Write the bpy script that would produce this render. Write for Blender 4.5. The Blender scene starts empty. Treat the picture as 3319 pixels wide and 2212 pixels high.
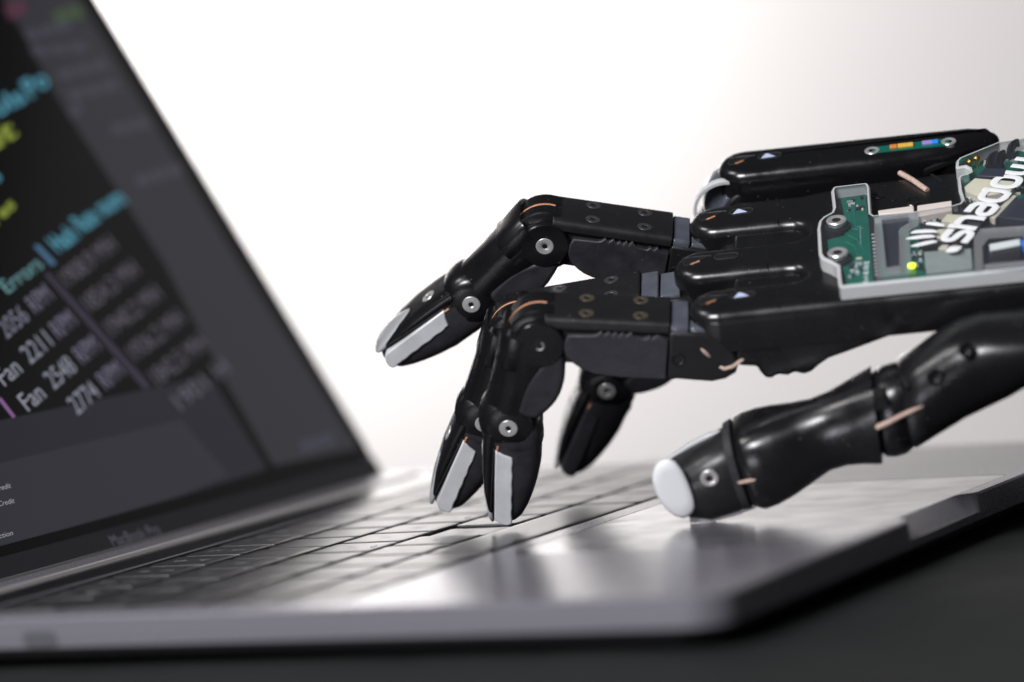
import bpy, bmesh, math, random
from mathutils import Vector, Matrix
random.seed(7)
sc = bpy.context.scene
COL = sc.collection
MM = 0.001
ZT = 12.5            # laptop deck height above the table (mm); the table top is world z = 0

# ------------------------------------------------------------------ camera
FPX, SW, SH = 14000.0, 3319.0, 2212.0
CAM = Vector((533.138, -1005.200, 113.333))          # mm, deck level = 0
AZ, EL, ROLL = -0.4243, 0.0601, -0.0881
_f = Vector((math.cos(EL) * math.sin(AZ), math.cos(EL) * math.cos(AZ), -math.sin(EL)))
_r = _f.cross(Vector((0, 0, 1))).normalized()
_u = _r.cross(_f)
CR = (_r * math.cos(ROLL) + _u * math.sin(ROLL))
CU = (-_r * math.sin(ROLL) + _u * math.cos(ROLL))
CF = _f
cam_d = bpy.data.cameras.new('camera')
cam = bpy.data.objects.new('camera', cam_d)
COL.objects.link(cam)
cam_d.sensor_width = 36.0
cam_d.lens = FPX / SW * 36.0
cam_d.clip_start, cam_d.clip_end = 0.05, 50.0
M = Matrix((CR, CU, -CF)).transposed().to_4x4()
M.translation = (CAM + Vector((0, 0, ZT))) * MM
cam.matrix_world = M
cam_d.dof.use_dof = True
cam_d.dof.focus_distance = 1.102
cam_d.dof.aperture_fstop = 5.4
cam_d.dof.aperture_blades = 9
sc.camera = cam

# ------------------------------------------------------------------ light
w = bpy.data.worlds.new('World'); sc.world = w; w.use_nodes = True
bg = w.node_tree.nodes['Background']
bg.inputs[0].default_value = (0.85, 0.9, 1.0, 1); bg.inputs[1].default_value = 0.05

def area(name, loc, target, size, size_y, power, color=(1, 1, 1), spread=math.pi):
    d = bpy.data.lights.new(name, 'AREA'); d.shape = 'RECTANGLE'
    d.size, d.size_y, d.energy, d.color, d.spread = size, size_y, power, color, spread
    o = bpy.data.objects.new(name, d); COL.objects.link(o)
    o.location = loc
    o.rotation_euler = (Vector(target) - Vector(loc)).to_track_quat('-Z', 'Y').to_euler()
    return o
# key lamp above and behind the camera, a small softbox over the left, and two lamps washing the wall behind
area('key_lamp', (0.02, -1.45, 0.85), (0.08, 0.0, 0.03), 0.50, 0.40, 34.0, (0.97, 0.97, 1.0))
area('softbox_lamp', (-0.35, -0.45, 0.75), (0.05, 0.0, 0.05), 0.30, 0.22, 2.6, (1.0, 0.98, 0.96))
area('wall_lamp', (-0.78, 1.26, 0.42), (-0.90, 1.53, 0.15), 0.30, 0.12, 6.8, (1.0, 0.985, 0.975))
area('wall_wash_lamp', (-0.25, 0.75, 0.95), (-0.55, 1.65, 0.2), 0.6, 0.3, 5.7, (1.0, 0.945, 0.925))

sc.view_settings.view_transform = 'Standard'
sc.view_settings.look = 'None'
sc.view_settings.exposure = 0.0
sc.view_settings.gamma = 1.0
sc.cycles.use_denoising = True
sc.cycles.max_bounces = 10
sc.cycles.transparent_max_bounces = 16

# ------------------------------------------------------------------ pixel -> place helpers (px on a 2353-wide view)
S = SW / 2353.0
def ray(px):
    return CR * (px[0] * S - SW / 2) - CU * (px[1] * S - SH / 2) + CF * FPX
def hit(px, n, p0):
    r = ray(px)
    return CAM + r * ((p0 - CAM).dot(n) / r.dot(n))

# ------------------------------------------------------------------ materials
def mat(name, base, rough=0.5, metal=0.0, spec=0.5, noise=0.0, nscale=300.0, bump=0.0, bscale=900.0,
        rvar=0.0, emit=None, estr=0.0, coat=0.0, alpha=None, dust=0.0):
    m = bpy.data.materials.new(name); m.use_nodes = True
    nt = m.node_tree; b = nt.nodes['Principled BSDF']
    b.inputs['Base Color'].default_value = (*base, 1)
    b.inputs['Roughness'].default_value = rough
    b.inputs['Metallic'].default_value = metal
    b.inputs['Specular IOR Level'].default_value = spec
    b.inputs['Coat Weight'].default_value = coat
    if emit:
        b.inputs['Emission Color'].default_value = (*emit, 1)
        b.inputs['Emission Strength'].default_value = estr
    if noise or bump or rvar or dust:
        tc = nt.nodes.new('ShaderNodeTexCoord')
    if noise or rvar:
        n = nt.nodes.new('ShaderNodeTexNoise'); n.inputs['Scale'].default_value = nscale
        n.inputs['Detail'].default_value = 6.0
        nt.links.new(tc.outputs['Object'], n.inputs['Vector'])
    if noise:
        mx = nt.nodes.new('ShaderNodeMix'); mx.data_type = 'RGBA'
        mx.inputs['A'].default_value = (*[c * (1 - noise) for c in base], 1)
        mx.inputs['B'].default_value = (*[min(1, c * (1 + noise)) for c in base], 1)
        nt.links.new(n.outputs['Fac'], mx.inputs['Factor'])
        nt.links.new(mx.outputs['Result'], b.inputs['Base Color'])
    if dust:      # sparse pale specks and short fibres lying on the surface
        dn = nt.nodes.new('ShaderNodeTexVoronoi'); dn.inputs['Scale'].default_value = 420.0
        dn.inputs['Randomness'].default_value = 1.0
        nt.links.new(tc.outputs['Object'], dn.inputs['Vector'])
        dr = nt.nodes.new('ShaderNodeMapRange'); dr.inputs['From Min'].default_value = 0.05; dr.inputs['From Max'].default_value = 0.12
        dr.inputs['To Min'].default_value = 1.0; dr.inputs['To Max'].default_value = 0.0
        nt.links.new(dn.outputs['Distance'], dr.inputs['Value'])
        gate = nt.nodes.new('ShaderNodeTexNoise'); gate.inputs['Scale'].default_value = 120.0
        nt.links.new(tc.outputs['Object'], gate.inputs['Vector'])
        gr = nt.nodes.new('ShaderNodeMapRange'); gr.inputs['From Min'].default_value = 0.5; gr.inputs['From Max'].default_value = 0.7
        nt.links.new(gate.outputs['Fac'], gr.inputs['Value'])
        mul = nt.nodes.new('ShaderNodeMath'); mul.operation = 'MULTIPLY'
        nt.links.new(dr.outputs['Result'], mul.inputs[0]); nt.links.new(gr.outputs['Result'], mul.inputs[1])
        mul2 = nt.nodes.new('ShaderNodeMath'); mul2.operation = 'MULTIPLY'; mul2.inputs[1].default_value = dust
        nt.links.new(mul.outputs[0], mul2.inputs[0])
        dm = nt.nodes.new('ShaderNodeMix'); dm.data_type = 'RGBA'
        src = b.inputs['Base Color'].links[0].from_socket if b.inputs['Base Color'].links else None
        if src: nt.links.new(src, dm.inputs['A'])
        else: dm.inputs['A'].default_value = (*base, 1)
        dm.inputs['B'].default_value = (0.35, 0.35, 0.36, 1)
        nt.links.new(mul2.outputs[0], dm.inputs['Factor'])
        nt.links.new(dm.outputs['Result'], b.inputs['Base Color'])
    if rvar:
        mr = nt.nodes.new('ShaderNodeMapRange')
        mr.inputs['From Min'].default_value = 0.3; mr.inputs['From Max'].default_value = 0.7
        mr.inputs['To Min'].default_value = max(0.02, rough - rvar); mr.inputs['To Max'].default_value = rough + rvar
        nt.links.new(n.outputs['Fac'], mr.inputs['Value'])
        nt.links.new(mr.outputs['Result'], b.inputs['Roughness'])
    if bump:
        n2 = nt.nodes.new('ShaderNodeTexNoise'); n2.inputs['Scale'].default_value = bscale
        n2.inputs['Detail'].default_value = 4.0
        nt.links.new(tc.outputs['Object'], n2.inputs['Vector'])
        bp = nt.nodes.new('ShaderNodeBump'); bp.inputs['Strength'].default_value = bump
        bp.inputs['Distance'].default_value = 0.0004
        nt.links.new(n2.outputs['Fac'], bp.inputs['Height'])
        nt.links.new(bp.outputs['Normal'], b.inputs['Normal'])
    return m

def clear_mat(name, tint, haze, hz_col, rough=0.05):
    """clear acrylic: see-through with a glossy skin and a little milky scatter"""
    m = bpy.data.materials.new(name); m.use_nodes = True
    nt = m.node_tree; nt.nodes.clear()
    out = nt.nodes.new('ShaderNodeOutputMaterial')
    tr = nt.nodes.new('ShaderNodeBsdfTransparent'); tr.inputs[0].default_value = (*tint, 1)
    df = nt.nodes.new('ShaderNodeBsdfPrincipled'); df.inputs['Base Color'].default_value = (*hz_col, 1)
    df.inputs['Roughness'].default_value = 0.5
    mx = nt.nodes.new('ShaderNodeMixShader'); mx.inputs[0].default_value = haze
    nt.links.new(tr.outputs[0], mx.inputs[1]); nt.links.new(df.outputs[0], mx.inputs[2])
    gl = nt.nodes.new('ShaderNodeBsdfGlossy'); gl.inputs['Roughness'].default_value = rough
    fr = nt.nodes.new('ShaderNodeFresnel'); fr.inputs['IOR'].default_value = 1.40
    m2 = nt.nodes.new('ShaderNodeMixShader')
    nt.links.new(fr.outputs[0], m2.inputs[0]); nt.links.new(mx.outputs[0], m2.inputs[1]); nt.links.new(gl.outputs[0], m2.inputs[2])
    nt.links.new(m2.outputs[0], out.inputs[0])
    return m

MT = {}
MT['black'] = mat('black_anodised', (0.008, 0.008, 0.009), 0.27, spec=0.5, rvar=0.09, nscale=130, bump=0.02, bscale=1500, dust=0.35)
MT['gloss'] = mat('glossy_black_plastic', (0.006, 0.006, 0.007), 0.25, spec=0.5, rvar=0.09, nscale=150, bump=0.06, bscale=500, dust=0.35)
MT['plate'] = mat('matt_black_plate', (0.011, 0.011, 0.012), 0.40, spec=0.45, rvar=0.08, nscale=300, bump=0.08, bscale=2500, dust=0.4)
MT['rubber'] = mat('black_rubber', (0.022, 0.022, 0.027), 0.55, spec=0.4, noise=0.45, nscale=250, rvar=0.12, bump=0.3, bscale=600, dust=0.4)
MT['padgrey'] = mat('charcoal_rubber', (0.030, 0.030, 0.037), 0.6, spec=0.4, noise=0.4, nscale=220, rvar=0.12, bump=0.35, bscale=700, dust=0.4)
MT['strip'] = mat('brushed_aluminium_strip', (0.72, 0.725, 0.745), 0.40, metal=0.3, noise=0.22, nscale=170, rvar=0.1, bump=0.12, bscale=2500)
MT['steel'] = mat('steel_screw', (0.74, 0.73, 0.72), 0.34, metal=0.7, rvar=0.08, nscale=500)
MT['pin'] = mat('pale_blue_glint', (0.55, 0.62, 0.85), 0.2)  # fixed pale tone for the painted glint in the tongue slots
MT['darksteel'] = mat('dark_screw', (0.075, 0.075, 0.085), 0.36, metal=0.5, rvar=0.08, nscale=500)
MT['rust'] = mat('worn_screw', (0.10, 0.08, 0.055), 0.42, metal=0.4, noise=0.5, nscale=900)
MT['hole'] = mat('socket_dark', (0.006, 0.006, 0.006), 0.6)
MT['copper'] = mat('copper_tendon', (0.52, 0.24, 0.13), 0.5, noise=0.5, nscale=1500, bump=0.8, bscale=2500)
MT['cord'] = mat('braided_tendon', (0.55, 0.40, 0.33), 0.7, noise=0.5, nscale=1800, bump=0.8, bscale=2500)
MT['nail'] = mat('white_nail', (0.80, 0.81, 0.82), 0.30, spec=0.5)
MT['nailclear'] = clear_mat('frosted_nail', (0.9, 0.9, 0.92), 0.48, (0.78, 0.79, 0.82), 0.15)
MT['spacer'] = mat('clear_grey_spacer', (0.085, 0.092, 0.115), 0.12, spec=0.7, noise=0.5, nscale=160)
MT['acrylic'] = clear_mat('clear_acrylic', (0.95, 0.97, 0.98), 0.025, (0.75, 0.77, 0.80))
MT['acryledge'] = clear_mat('acrylic_edge', (0.88, 0.90, 0.92), 0.58, (0.95, 0.955, 0.97), 0.12)
MT['frame'] = clear_mat('moulded_frame', (0.90, 0.92, 0.94), 0.18, (0.9, 0.91, 0.94), 0.10)
MT['pcb'] = mat('green_circuit_board', (0.005, 0.13, 0.095), 0.35, noise=0.3, nscale=260, rvar=0.1)
MT['trace'] = mat('board_trace', (0.01, 0.19, 0.14), 0.35)
MT['silk'] = mat('white_print', (0.78, 0.80, 0.80), 0.6)
MT['logo'] = mat('white_logo_print', (0.85, 0.86, 0.87), 0.5)
MT['cream'] = mat('cream_connector', (0.74, 0.69, 0.56), 0.5, noise=0.08)
MT['pink'] = mat('pale_connector', (0.70, 0.62, 0.57), 0.5, noise=0.06)
MT['chip'] = mat('slate_chip', (0.035, 0.04, 0.06), 0.45, noise=0.2, nscale=300)
MT['ribbon'] = mat('dark_ribbon', (0.02, 0.022, 0.03), 0.4)
MT['gold'] = mat('gold_pin', (0.75, 0.5, 0.16), 0.3, metal=1.0)
MT['led'] = mat('lit_led', (0.8, 0.9, 0.05), 0.4, emit=(0.75, 1.0, 0.02), estr=2.2)
MT['yellow'] = mat('yellow_part', (0.75, 0.45, 0.06), 0.4)
MT['orange'] = mat('orange_part', (0.65, 0.22, 0.05), 0.4)
MT['violet'] = mat('violet_part', (0.30, 0.24, 0.60), 0.4)
MT['blue'] = mat('blue_part', (0.03, 0.25, 0.85), 0.35)
MT['grey'] = mat('grey_part', (0.30, 0.33, 0.32), 0.5, noise=0.2)
# laptop
MT['alu'] = mat('space_grey_aluminium', (0.25, 0.242, 0.275), 0.27, metal=0.45, noise=0.04, nscale=2500, rvar=0.04)
MT['pad'] = mat('trackpad_glass', (0.25, 0.243, 0.265), 0.19, metal=0.5, noise=0.03, nscale=60, rvar=0.05)
MT['key'] = mat('black_key', (0.020, 0.020, 0.022), 0.31, spec=0.9)
MT['well'] = mat('key_well', (0.012, 0.012, 0.012), 0.5)
MT['legend'] = mat('key_legend', (0.22, 0.22, 0.23), 0.5)
MT['glass'] = mat('black_glass', (0.006, 0.006, 0.006), 0.12, spec=0.12)
MT['chin'] = mat('dark_chin_glass', (0.030, 0.030, 0.036), 0.22, spec=0.12)
MT['chintext'] = mat('chin_lettering', (0.20, 0.20, 0.24), 0.4)
MT['hinge'] = mat('hinge_barrel', (0.10, 0.095, 0.09), 0.4, metal=0.5)
MT['port'] = mat('port_dark', (0.07, 0.07, 0.08), 0.5)
MT['tabletop'] = mat('dark_table', (0.019, 0.020, 0.020), 0.75, spec=0.12, noise=0.35, nscale=40, bump=0.3, bscale=500, rvar=0.1)
MT['wall'] = mat('white_wall', (0.80, 0.777, 0.764), 0.9, noise=0.02, nscale=3)

def screen_mat(name, col, strength=1.0):
    return mat(name, (0.004, 0.004, 0.004), 0.10, spec=0.15, emit=col, estr=strength)

# ------------------------------------------------------------------ object helpers
def link(name, me, material, parent=None, smooth=35):
    for p in me.polygons:
        p.use_smooth = bool(smooth)
    if smooth:
        me.set_sharp_from_angle(angle=math.radians(smooth))
    if material is not None and not me.materials:
        me.materials.append(material)
    o = bpy.data.objects.new(name, me); COL.objects.link(o)
    o.parent = parent
    return o

def build(name, shells, material, parent=None, smooth=35, bevel=0.0, segs=3, blimit=40):
    """shells: list of (verts, faces) in mm -> one mesh object"""
    V, F = [], []
    for vs, fs in shells:
        k = len(V); V += [Vector(v) * MM for v in vs]; F += [tuple(i + k for i in f) for f in fs]
    me = bpy.data.meshes.new(name); me.from_pydata(V, [], F)
    bm = bmesh.new(); bm.from_mesh(me)
    bmesh.ops.recalc_face_normals(bm, faces=bm.faces)
    bm.to_mesh(me); bm.free()
    o = link(name, me, material, parent, smooth)
    if bevel:
        b = o.modifiers.new('bevel', 'BEVEL'); b.width = bevel * MM; b.segments = segs
        b.limit_method = 'ANGLE'; b.angle_limit = math.radians(blimit); b.harden_normals = False
        b.use_clamp_overlap = True
    return o

def empty(name, label, cat, matrix=None, group=None):
    o = bpy.data.objects.new(name, None); COL.objects.link(o)
    o.empty_display_size = 0.02
    o['label'] = label; o['category'] = cat
    if group: o['group'] = group
    if matrix is not None: o.matrix_world = matrix
    return o

def box(x0, x1, y0, y1, z0, z1):
    v = [(x, y, z) for x in (x0, x1) for y in (y0, y1) for z in (z0, z1)]
    return v, [(0, 1, 3, 2), (4, 6, 7, 5), (0, 4, 5, 1), (2, 3, 7, 6), (0, 2, 6, 4), (1, 5, 7, 3)]

def prism(poly, fn, h0, h1):
    """poly 2D, fn(u,v,h)->3D"""
    n = len(poly)
    v = [fn(u, q, h0) for u, q in poly] + [fn(u, q, h1) for u, q in poly]
    f = [tuple(range(n))[::-1], tuple(range(n, 2 * n))]
    f += [(i, (i + 1) % n, n + (i + 1) % n, n + i) for i in range(n)]
    return v, f

def loft(rings, cap0=True, cap1=True):
    n = len(rings[0]); v = [p for r in rings for p in r]; f = []
    for k in range(len(rings) - 1):
        for i in range(n):
            j = (i + 1) % n
            f.append((k * n + i, k * n + j, (k + 1) * n + j, (k + 1) * n + i))
    if cap0: f.append(tuple(range(n))[::-1])
    if cap1: f.append(tuple(range((len(rings) - 1) * n, len(rings) * n)))
    return v, f

def sring(wa, th, e=2.0, n=28):
    out = []
    for i in range(n):
        t = 2 * math.pi * i / n + 1e-4
        c, s_ = math.cos(t), math.sin(t)
        out.append((wa * math.copysign(abs(c) ** (2 / e), c), th * math.copysign(abs(s_) ** (2 / e), s_)))
    return out

def lathe(prof, fn, n=32, caps=True):
    """prof [(r,h)], fn(x,y,h)->3D around h axis"""
    rings = [[fn(r * math.cos(2 * math.pi * i / n), r * math.sin(2 * math.pi * i / n), h) for i in range(n)] for r, h in prof]
    return loft(rings, caps, caps)

def tube(pts, r, n=8, flat=None):
    pts = [Vector(p) for p in pts]; rings = []
    up0 = Vector((0, 0, 1)) if flat is None else flat[0]
    k = 1.0 if flat is None else flat[1]
    for i, p in enumerate(pts):
        d = (pts[min(i + 1, len(pts) - 1)] - pts[max(i - 1, 0)]).normalized()
        a = d.cross(up0)
        if a.length < 1e-4: a = d.cross(Vector((1, 0, 0)))
        a.normalize(); b = a.cross(d).normalized()
        rr = r[i] if isinstance(r, (list, tuple)) else r
        rings.append([p + a * (rr * math.cos(2 * math.pi * j / n)) + b * (rr * k * math.sin(2 * math.pi * j / n)) for j in range(n)])
    return loft(rings)

def arc_pts(cx, cy, r, a0, a1, n):
    return [(cx + r * math.cos(math.radians(a0 + (a1 - a0) * i / n)), cy + r * math.sin(math.radians(a0 + (a1 - a0) * i / n))) for i in range(n + 1)]

def rrect(x0, x1, y0, y1, r, n=5):
    return (arc_pts(x1 - r, y1 - r, r, 0, 90, n) + arc_pts(x0 + r, y1 - r, r, 90, 180, n) +
            arc_pts(x0 + r, y0 + r, r, 180, 270, n) + arc_pts(x1 - r, y0 + r, r, 270, 360, n))

def smooth_poly(pts, it=2, closed=True):
    for _ in range(it):
        out = []; n = len(pts)
        rng = range(n) if closed else range(n - 1)
        if not closed: out.append(pts[0])
        for i in rng:
            p, q = pts[i], pts[(i + 1) % n]
            out.append(tuple(a * .75 + b * .25 for a, b in zip(p, q)))
            out.append(tuple(a * .25 + b * .75 for a, b in zip(p, q)))
        if not closed: out.append(pts[-1])
        pts = out
    return pts

_text_cache = {}
def text_mesh(s, bold=0.0):
    key = (s, bold)
    if key in _text_cache: return _text_cache[key]
    cu = bpy.data.curves.new('lettering', 'FONT'); cu.body = s; cu.size = 1.0; cu.offset = bold
    cu.resolution_u = 3
    ob = bpy.data.objects.new('lettering', cu); COL.objects.link(ob)
    dg = bpy.context.evaluated_depsgraph_get()
    me = bpy.data.meshes.new_from_object(ob.evaluated_get(dg))
    bpy.data.objects.remove(ob); bpy.data.curves.remove(cu)
    vs = [(v.co.x, v.co.y) for v in me.vertices]; fs = [tuple(p.vertices) for p in me.polygons]
    bpy.data.meshes.remove(me)
    x0 = min(v[0] for v in vs); x1 = max(v[0] for v in vs)
    _text_cache[key] = (vs, fs, x0, x1)
    return _text_cache[key]

def text_obj(name, s, o, ex, ey, material, parent, bold=0.0, h=0.72, fn=lambda p: p):
    """flat lettering: o = baseline start, ex = baseline vector, ey = cap-height vector (mm)"""
    vs, fs, x0, x1 = text_mesh(s, bold)
    V = [fn(o + ex * ((x - x0) / (x1 - x0)) + ey * (y / h)) for x, y in vs]
    me = bpy.data.meshes.new(name)
    me.from_pydata([Vector(v) * MM for v in V], [], fs)
    return link(name, me, material, parent, 0)

# ================================================================== SETTING
def rot_box(name, cx, cy, half_w, y_th, z0, z1, ang, material):
    d = Vector((math.cos(ang), math.sin(ang), 0)); n = Vector((-math.sin(ang), math.cos(ang), 0)); c = Vector((cx, cy, 0))
    v = [c + d * (sx * half_w) + n * (sy * y_th) + Vector((0, 0, z)) for sx in (-1, 1) for sy in (0, 1) for z in (z0, z1)]
    return build(name, [(v, box(0, 1, 0, 1, 0, 1)[1])], material, None, 0)
tb = build('table_surface', [prism(rrect(-700, 1100, -900, 205, 20), lambda u, v, h: (u, v, h), -25, 0)], MT['tabletop'], None, 30, 2)
tb['kind'] = 'structure'; tb['label'] = 'matt dark grey table top under the laptop'
wl = rot_box('wall', -560, 1650, 2600, 40, -900, 1150, 0.424, MT['wall'])
wl['kind'] = 'structure'; wl['label'] = 'plain bright white wall behind the table'

# ================================================================== LAPTOP
LW, XB, XF = 152.0, -33.5, 191.3        # half width, back and front edge
lap = empty('laptop', 'open dark grey laptop with black keys and code on its screen, standing on the table', 'laptop',
            Matrix.Translation((0.08, 0, ZT * MM)))
LO = Vector((80, 0, 0))
def lp(x, y, z): return Vector((x, y, z)) - LO
NW, ND = 25.5, 3.8                       # finger notch half width / depth
def base_outline(x0, x1, hw, r, notch, k=1.0):
    pts = arc_pts(x1 - r, hw - r, r, 0, 90, 6) + arc_pts(x0 + 4, hw - 4, 4, 90, 180, 3) + arc_pts(x0 + 4, -hw + 4, 4, 180, 270, 3) + arc_pts(x1 - r, -hw + r, r, 270, 360, 6)
    if notch:
        pts += [(x1, -NW - 2.6), (x1 - 0.5 * k, -NW - 1.2), (x1 - 1.8 * k, -NW + 0.3), (x1 - 2.9 * k, -NW + 1.6), (x1 - ND * k, -NW + 3.5),
                (x1 - ND * k, NW - 3.5), (x1 - 2.9 * k, NW - 1.6), (x1 - 1.8 * k, NW - 0.3), (x1 - 0.5 * k, NW + 1.2), (x1, NW + 2.6)]
    return pts
P = 19.0
KX0, KX1, KY = -1.3, 5 * P + 1.3, 7.25 * P + 1.2
TX0, TX1, TY = 102.6, 186.6, 67.0
TB0, TB1 = -15.5, -3.0
def deck():
    bm = bmesh.new()
    def loop(pts, z):
        vs = [bm.verts.new(lp(x, y, z) * MM) for x, y in pts]
        return vs, [bm.edges.new((vs[i], vs[(i + 1) % len(vs)])) for i in range(len(vs))]
    ch = 0.5
    inner = base_outline(XB + ch, XF - ch, LW - ch, 9.5, True)
    outer = base_outline(XB, XF, LW, 10, True)
    lo_v, lo_e = loop(inner, 0.0)
    k_v, k_e = loop(rrect(KX0, KX1, -KY, KY, 2.0, 3), 0.0)
    t_v, t_e = loop(rrect(TX0, TX1, -TY, TY, 2.5, 4), 0.0)
    b_v, b_e = loop(rrect(TB0, TB1, -KY, KY, 1.2, 3), 0.0)
    bmesh.ops.triangle_fill(bm, use_beauty=True, use_dissolve=False, edges=lo_e + k_e + t_e + b_e)
    def wall_loop(vs, pts, z):
        nv = [bm.verts.new(lp(x, y, z) * MM) for x, y in pts]
        n = len(vs)
        for i in range(n):
            bm.faces.new((vs[i], vs[(i + 1) % n], nv[(i + 1) % n], nv[i]))
        return nv
    o1 = wall_loop(lo_v, outer, -ch)
    o2 = wall_loop(o1, base_outline(XB, XF, LW, 10, True, 0.25), -5.3)
    # well, trackpad and touch-bar recesses
    for vs, pts, z in ((k_v, rrect(KX0, KX1, -KY, KY, 2.0, 3), -1.7), (t_v, rrect(TX0, TX1, -TY, TY, 2.5, 4), -0.8), (b_v, rrect(TB0, TB1, -KY, KY, 1.2, 3), -0.8)):
        nv = wall_loop(vs, pts, z)
        f = bm.faces.new(nv); f.material_index = 1
    # lower shell, full outline so that a lip stays under the notch
    full = base_outline(XB, XF - 0.2, LW - 0.15, 10, False)
    a = [bm.verts.new(lp(x, y, -5.0) * MM) for x, y in full]; bm.faces.new(a)
    b2 = wall_loop(a, full, -7.0)
    bot = base_outline(XB + 5, XF - 5, LW - 5, 8, False)
    c2 = wall_loop(b2, bot, -10.2); bm.faces.new(c2)
    bmesh.ops.recalc_face_normals(bm, faces=bm.faces)
    me = bpy.data.meshes.new('base'); bm.to_mesh(me); bm.free()
    me.materials.append(MT['alu']); me.materials.append(MT['well'])
    return link('base', me, None, lap, 30)
base = deck()
for sx in (XB + 22, XF - 22):
    for sy in (-LW + 22, LW - 22):
        build('foot', [lathe([(7.5, -10.5), (8, -12.0), (7.6, -12.5)], lambda u, v, h, sx=sx, sy=sy: lp(sx + u, sy + v, h), 20)], MT['well'], base)
# ports on the near side
for px_ in (22.5, 2.0):
    build('usb_port', [prism(rrect(px_ - 4.6, px_ + 4.6, -6.6, -3.2, 1.6, 5), lambda u, v, h: lp(u, h, v), -LW - 0.12, -LW + 2)], MT['port'], base)
build('headphone_jack', [lathe([(1.9, -LW - 0.1), (1.9, -LW + 2)], lambda u, v, h: lp(-18 + u, h, -5 + v), 16)], MT['port'], base)
tp = build('trackpad', [prism(rrect(TX0 + 0.22, TX1 - 0.22, -TY + 0.22, TY - 0.22, 2.3, 4), lambda u, v, h: lp(u, v, h), -0.7, -0.05)], MT['pad'], lap, 30)
build('touch_bar', [prism(rrect(TB0 + 0.3, TB1 - 0.3, -KY + 0.3, KY - 0.3, 1.0, 3), lambda u, v, h: lp(u, v, h), -0.7, 0.0)], MT['glass'], lap, 30)

# keys: one dished cap mesh per size
key_cache = {}
def key_mesh(wx, wy):
    k = (round(wx, 2), round(wy, 2))
    if k in key_cache: return key_cache[k]
    n = 4; r = 1.4
    def loop(ins, z): return [Vector((x, y, z)) for x, y in rrect(-wx / 2 + ins, wx / 2 - ins, -wy / 2 + ins, wy / 2 - ins, r, n)]
    rings = [loop(0.15, -1.5), loop(0, -0.25), loop(0.08, -0.08), loop(0.35, 0.0), loop(2.5, -0.01), loop(5.2, -0.015)]
    vs, fs = loft(rings, True, True)
    me = bpy.data.meshes.new('key'); me.from_pydata([v * MM for v in vs], [], fs)
    for p in me.polygons: p.use_smooth = True
    me.materials.append(MT['key'])
    key_cache[k] = me
    return me
rows = [
    [('~`', 1)] + [(c, 1) for c in ('!1', '@2', '#3', '$4', '%5', '^6', '&7', '*8', '(9', ')0', '_-', '+=')] + [('delete', 1.5)],
    [('tab', 1.5)] + [(c, 1) for c in 'QWERTYUIOP'] + [('{[', 1), ('}]', 1), ('|\\', 1)],
    [('caps', 1.75)] + [(c, 1) for c in 'ASDFGHJKL'] + [(':;', 1), ('"\'', 1), ('return', 1.75)],
    [('shift', 2.25)] + [(c, 1) for c in 'ZXCVBNM'] + [('<,', 1), ('>.', 1), ('?/', 1), ('shift', 2.25)],
    [('fn', 1), ('ctrl', 1), ('alt', 1), ('cmd', 1.25), ('', 5), ('cmd', 1.25), ('alt', 1), ('<', 1), ('^', 1), ('>', 1)],
]
KTOP = 0.0
for r, row in enumerate(rows):
    u = 0.0
    for lab, wd in row:
        wx, wy = P - 1.7, wd * P - 1.7
        o = bpy.data.objects.new('key', key_mesh(wx, wy)); COL.objects.link(o)
        o.parent = lap
        cx, cy = r * P + P / 2, (u + wd / 2 - 7.25) * P
        pressed = -0.55 if lab == 'B' else 0.0
        o.location = lp(cx, cy, KTOP + pressed) * MM
        u += wd
        if lab == '': continue
        chars = [lab] if (len(lab) == 1 or lab.isalpha()) else [lab[0], lab[1]]
        zoff = 0.01
        for i, c in enumerate(chars):
            hgt = 3.4 if len(c) == 1 else 2.0
            wid = {1: 2.7}.get(len(c), 1.35 * len(c)) * (0.55 if c in "!|'`:;.,^" else 1.0)
            xx = 1.5 if len(chars) == 1 else (-2.2, 4.6)[i]
            text_obj('legend', c, Vector((xx, -wid / 2, zoff)), Vector((0, wid, 0)), Vector((-hgt, 0, 0)), MT['legend'], o, 0.012)
        if lab in 'FJ':
            build('homing_bar', [box(5.6, 6.1, -1.6, 1.6, -0.2, 0.12)], MT['key'], o, 30)

MT['rod'] = mat('highlight_rod_metal', (0.62, 0.60, 0.57), 0.3, metal=0.7)
build('highlight_rod', [tube([lp(-18.2, -LW + 14, -0.15), lp(-18.2, LW - 14, -0.15)], 0.9, 12)], MT['rod'], lap, 60)  # added rod that makes the bright highlight line along the rear deck
# lid
LT = math.radians(28.8)
LXH, LZH = -34.6, -1.6
lo_up = Vector((-math.sin(LT), 0, math.cos(LT))); lo_n = Vector((math.cos(LT), 0, math.sin(LT)))   # lid up, lid facing
L0 = Vector((LXH, 0, LZH))
def lid(y, h, out=0.0): return L0 + lo_up * h + Vector((0, y, 0)) + lo_n * out - LO
def lidpx(px, out=0.0):
    q = hit(px, lo_n, L0 + lo_n * out)
    return q - LO
lid_shell = build('lid', [prism(rrect(-LW, LW, 0, 209, 6, 5), lambda u, v, h: lid(u, v, h), -4.2, -0.25)], MT['alu'], lap, 30, 0.8)
build('bezel_glass', [prism(rrect(-LW + 0.7, LW - 0.7, 7.0, 208.3, 5.4, 5), lambda u, v, h: lid(u, v, h), -0.5, 0.0)], MT['glass'], lid_shell, 30)
chin = build('chin', [prism(rrect(-LW + 0.7, LW - 0.7, 0.1, 6.9, 0.6, 3), lambda u, v, h: lid(u, v, h), -0.5, 0.05)], MT['chin'], lid_shell, 30)
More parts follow.
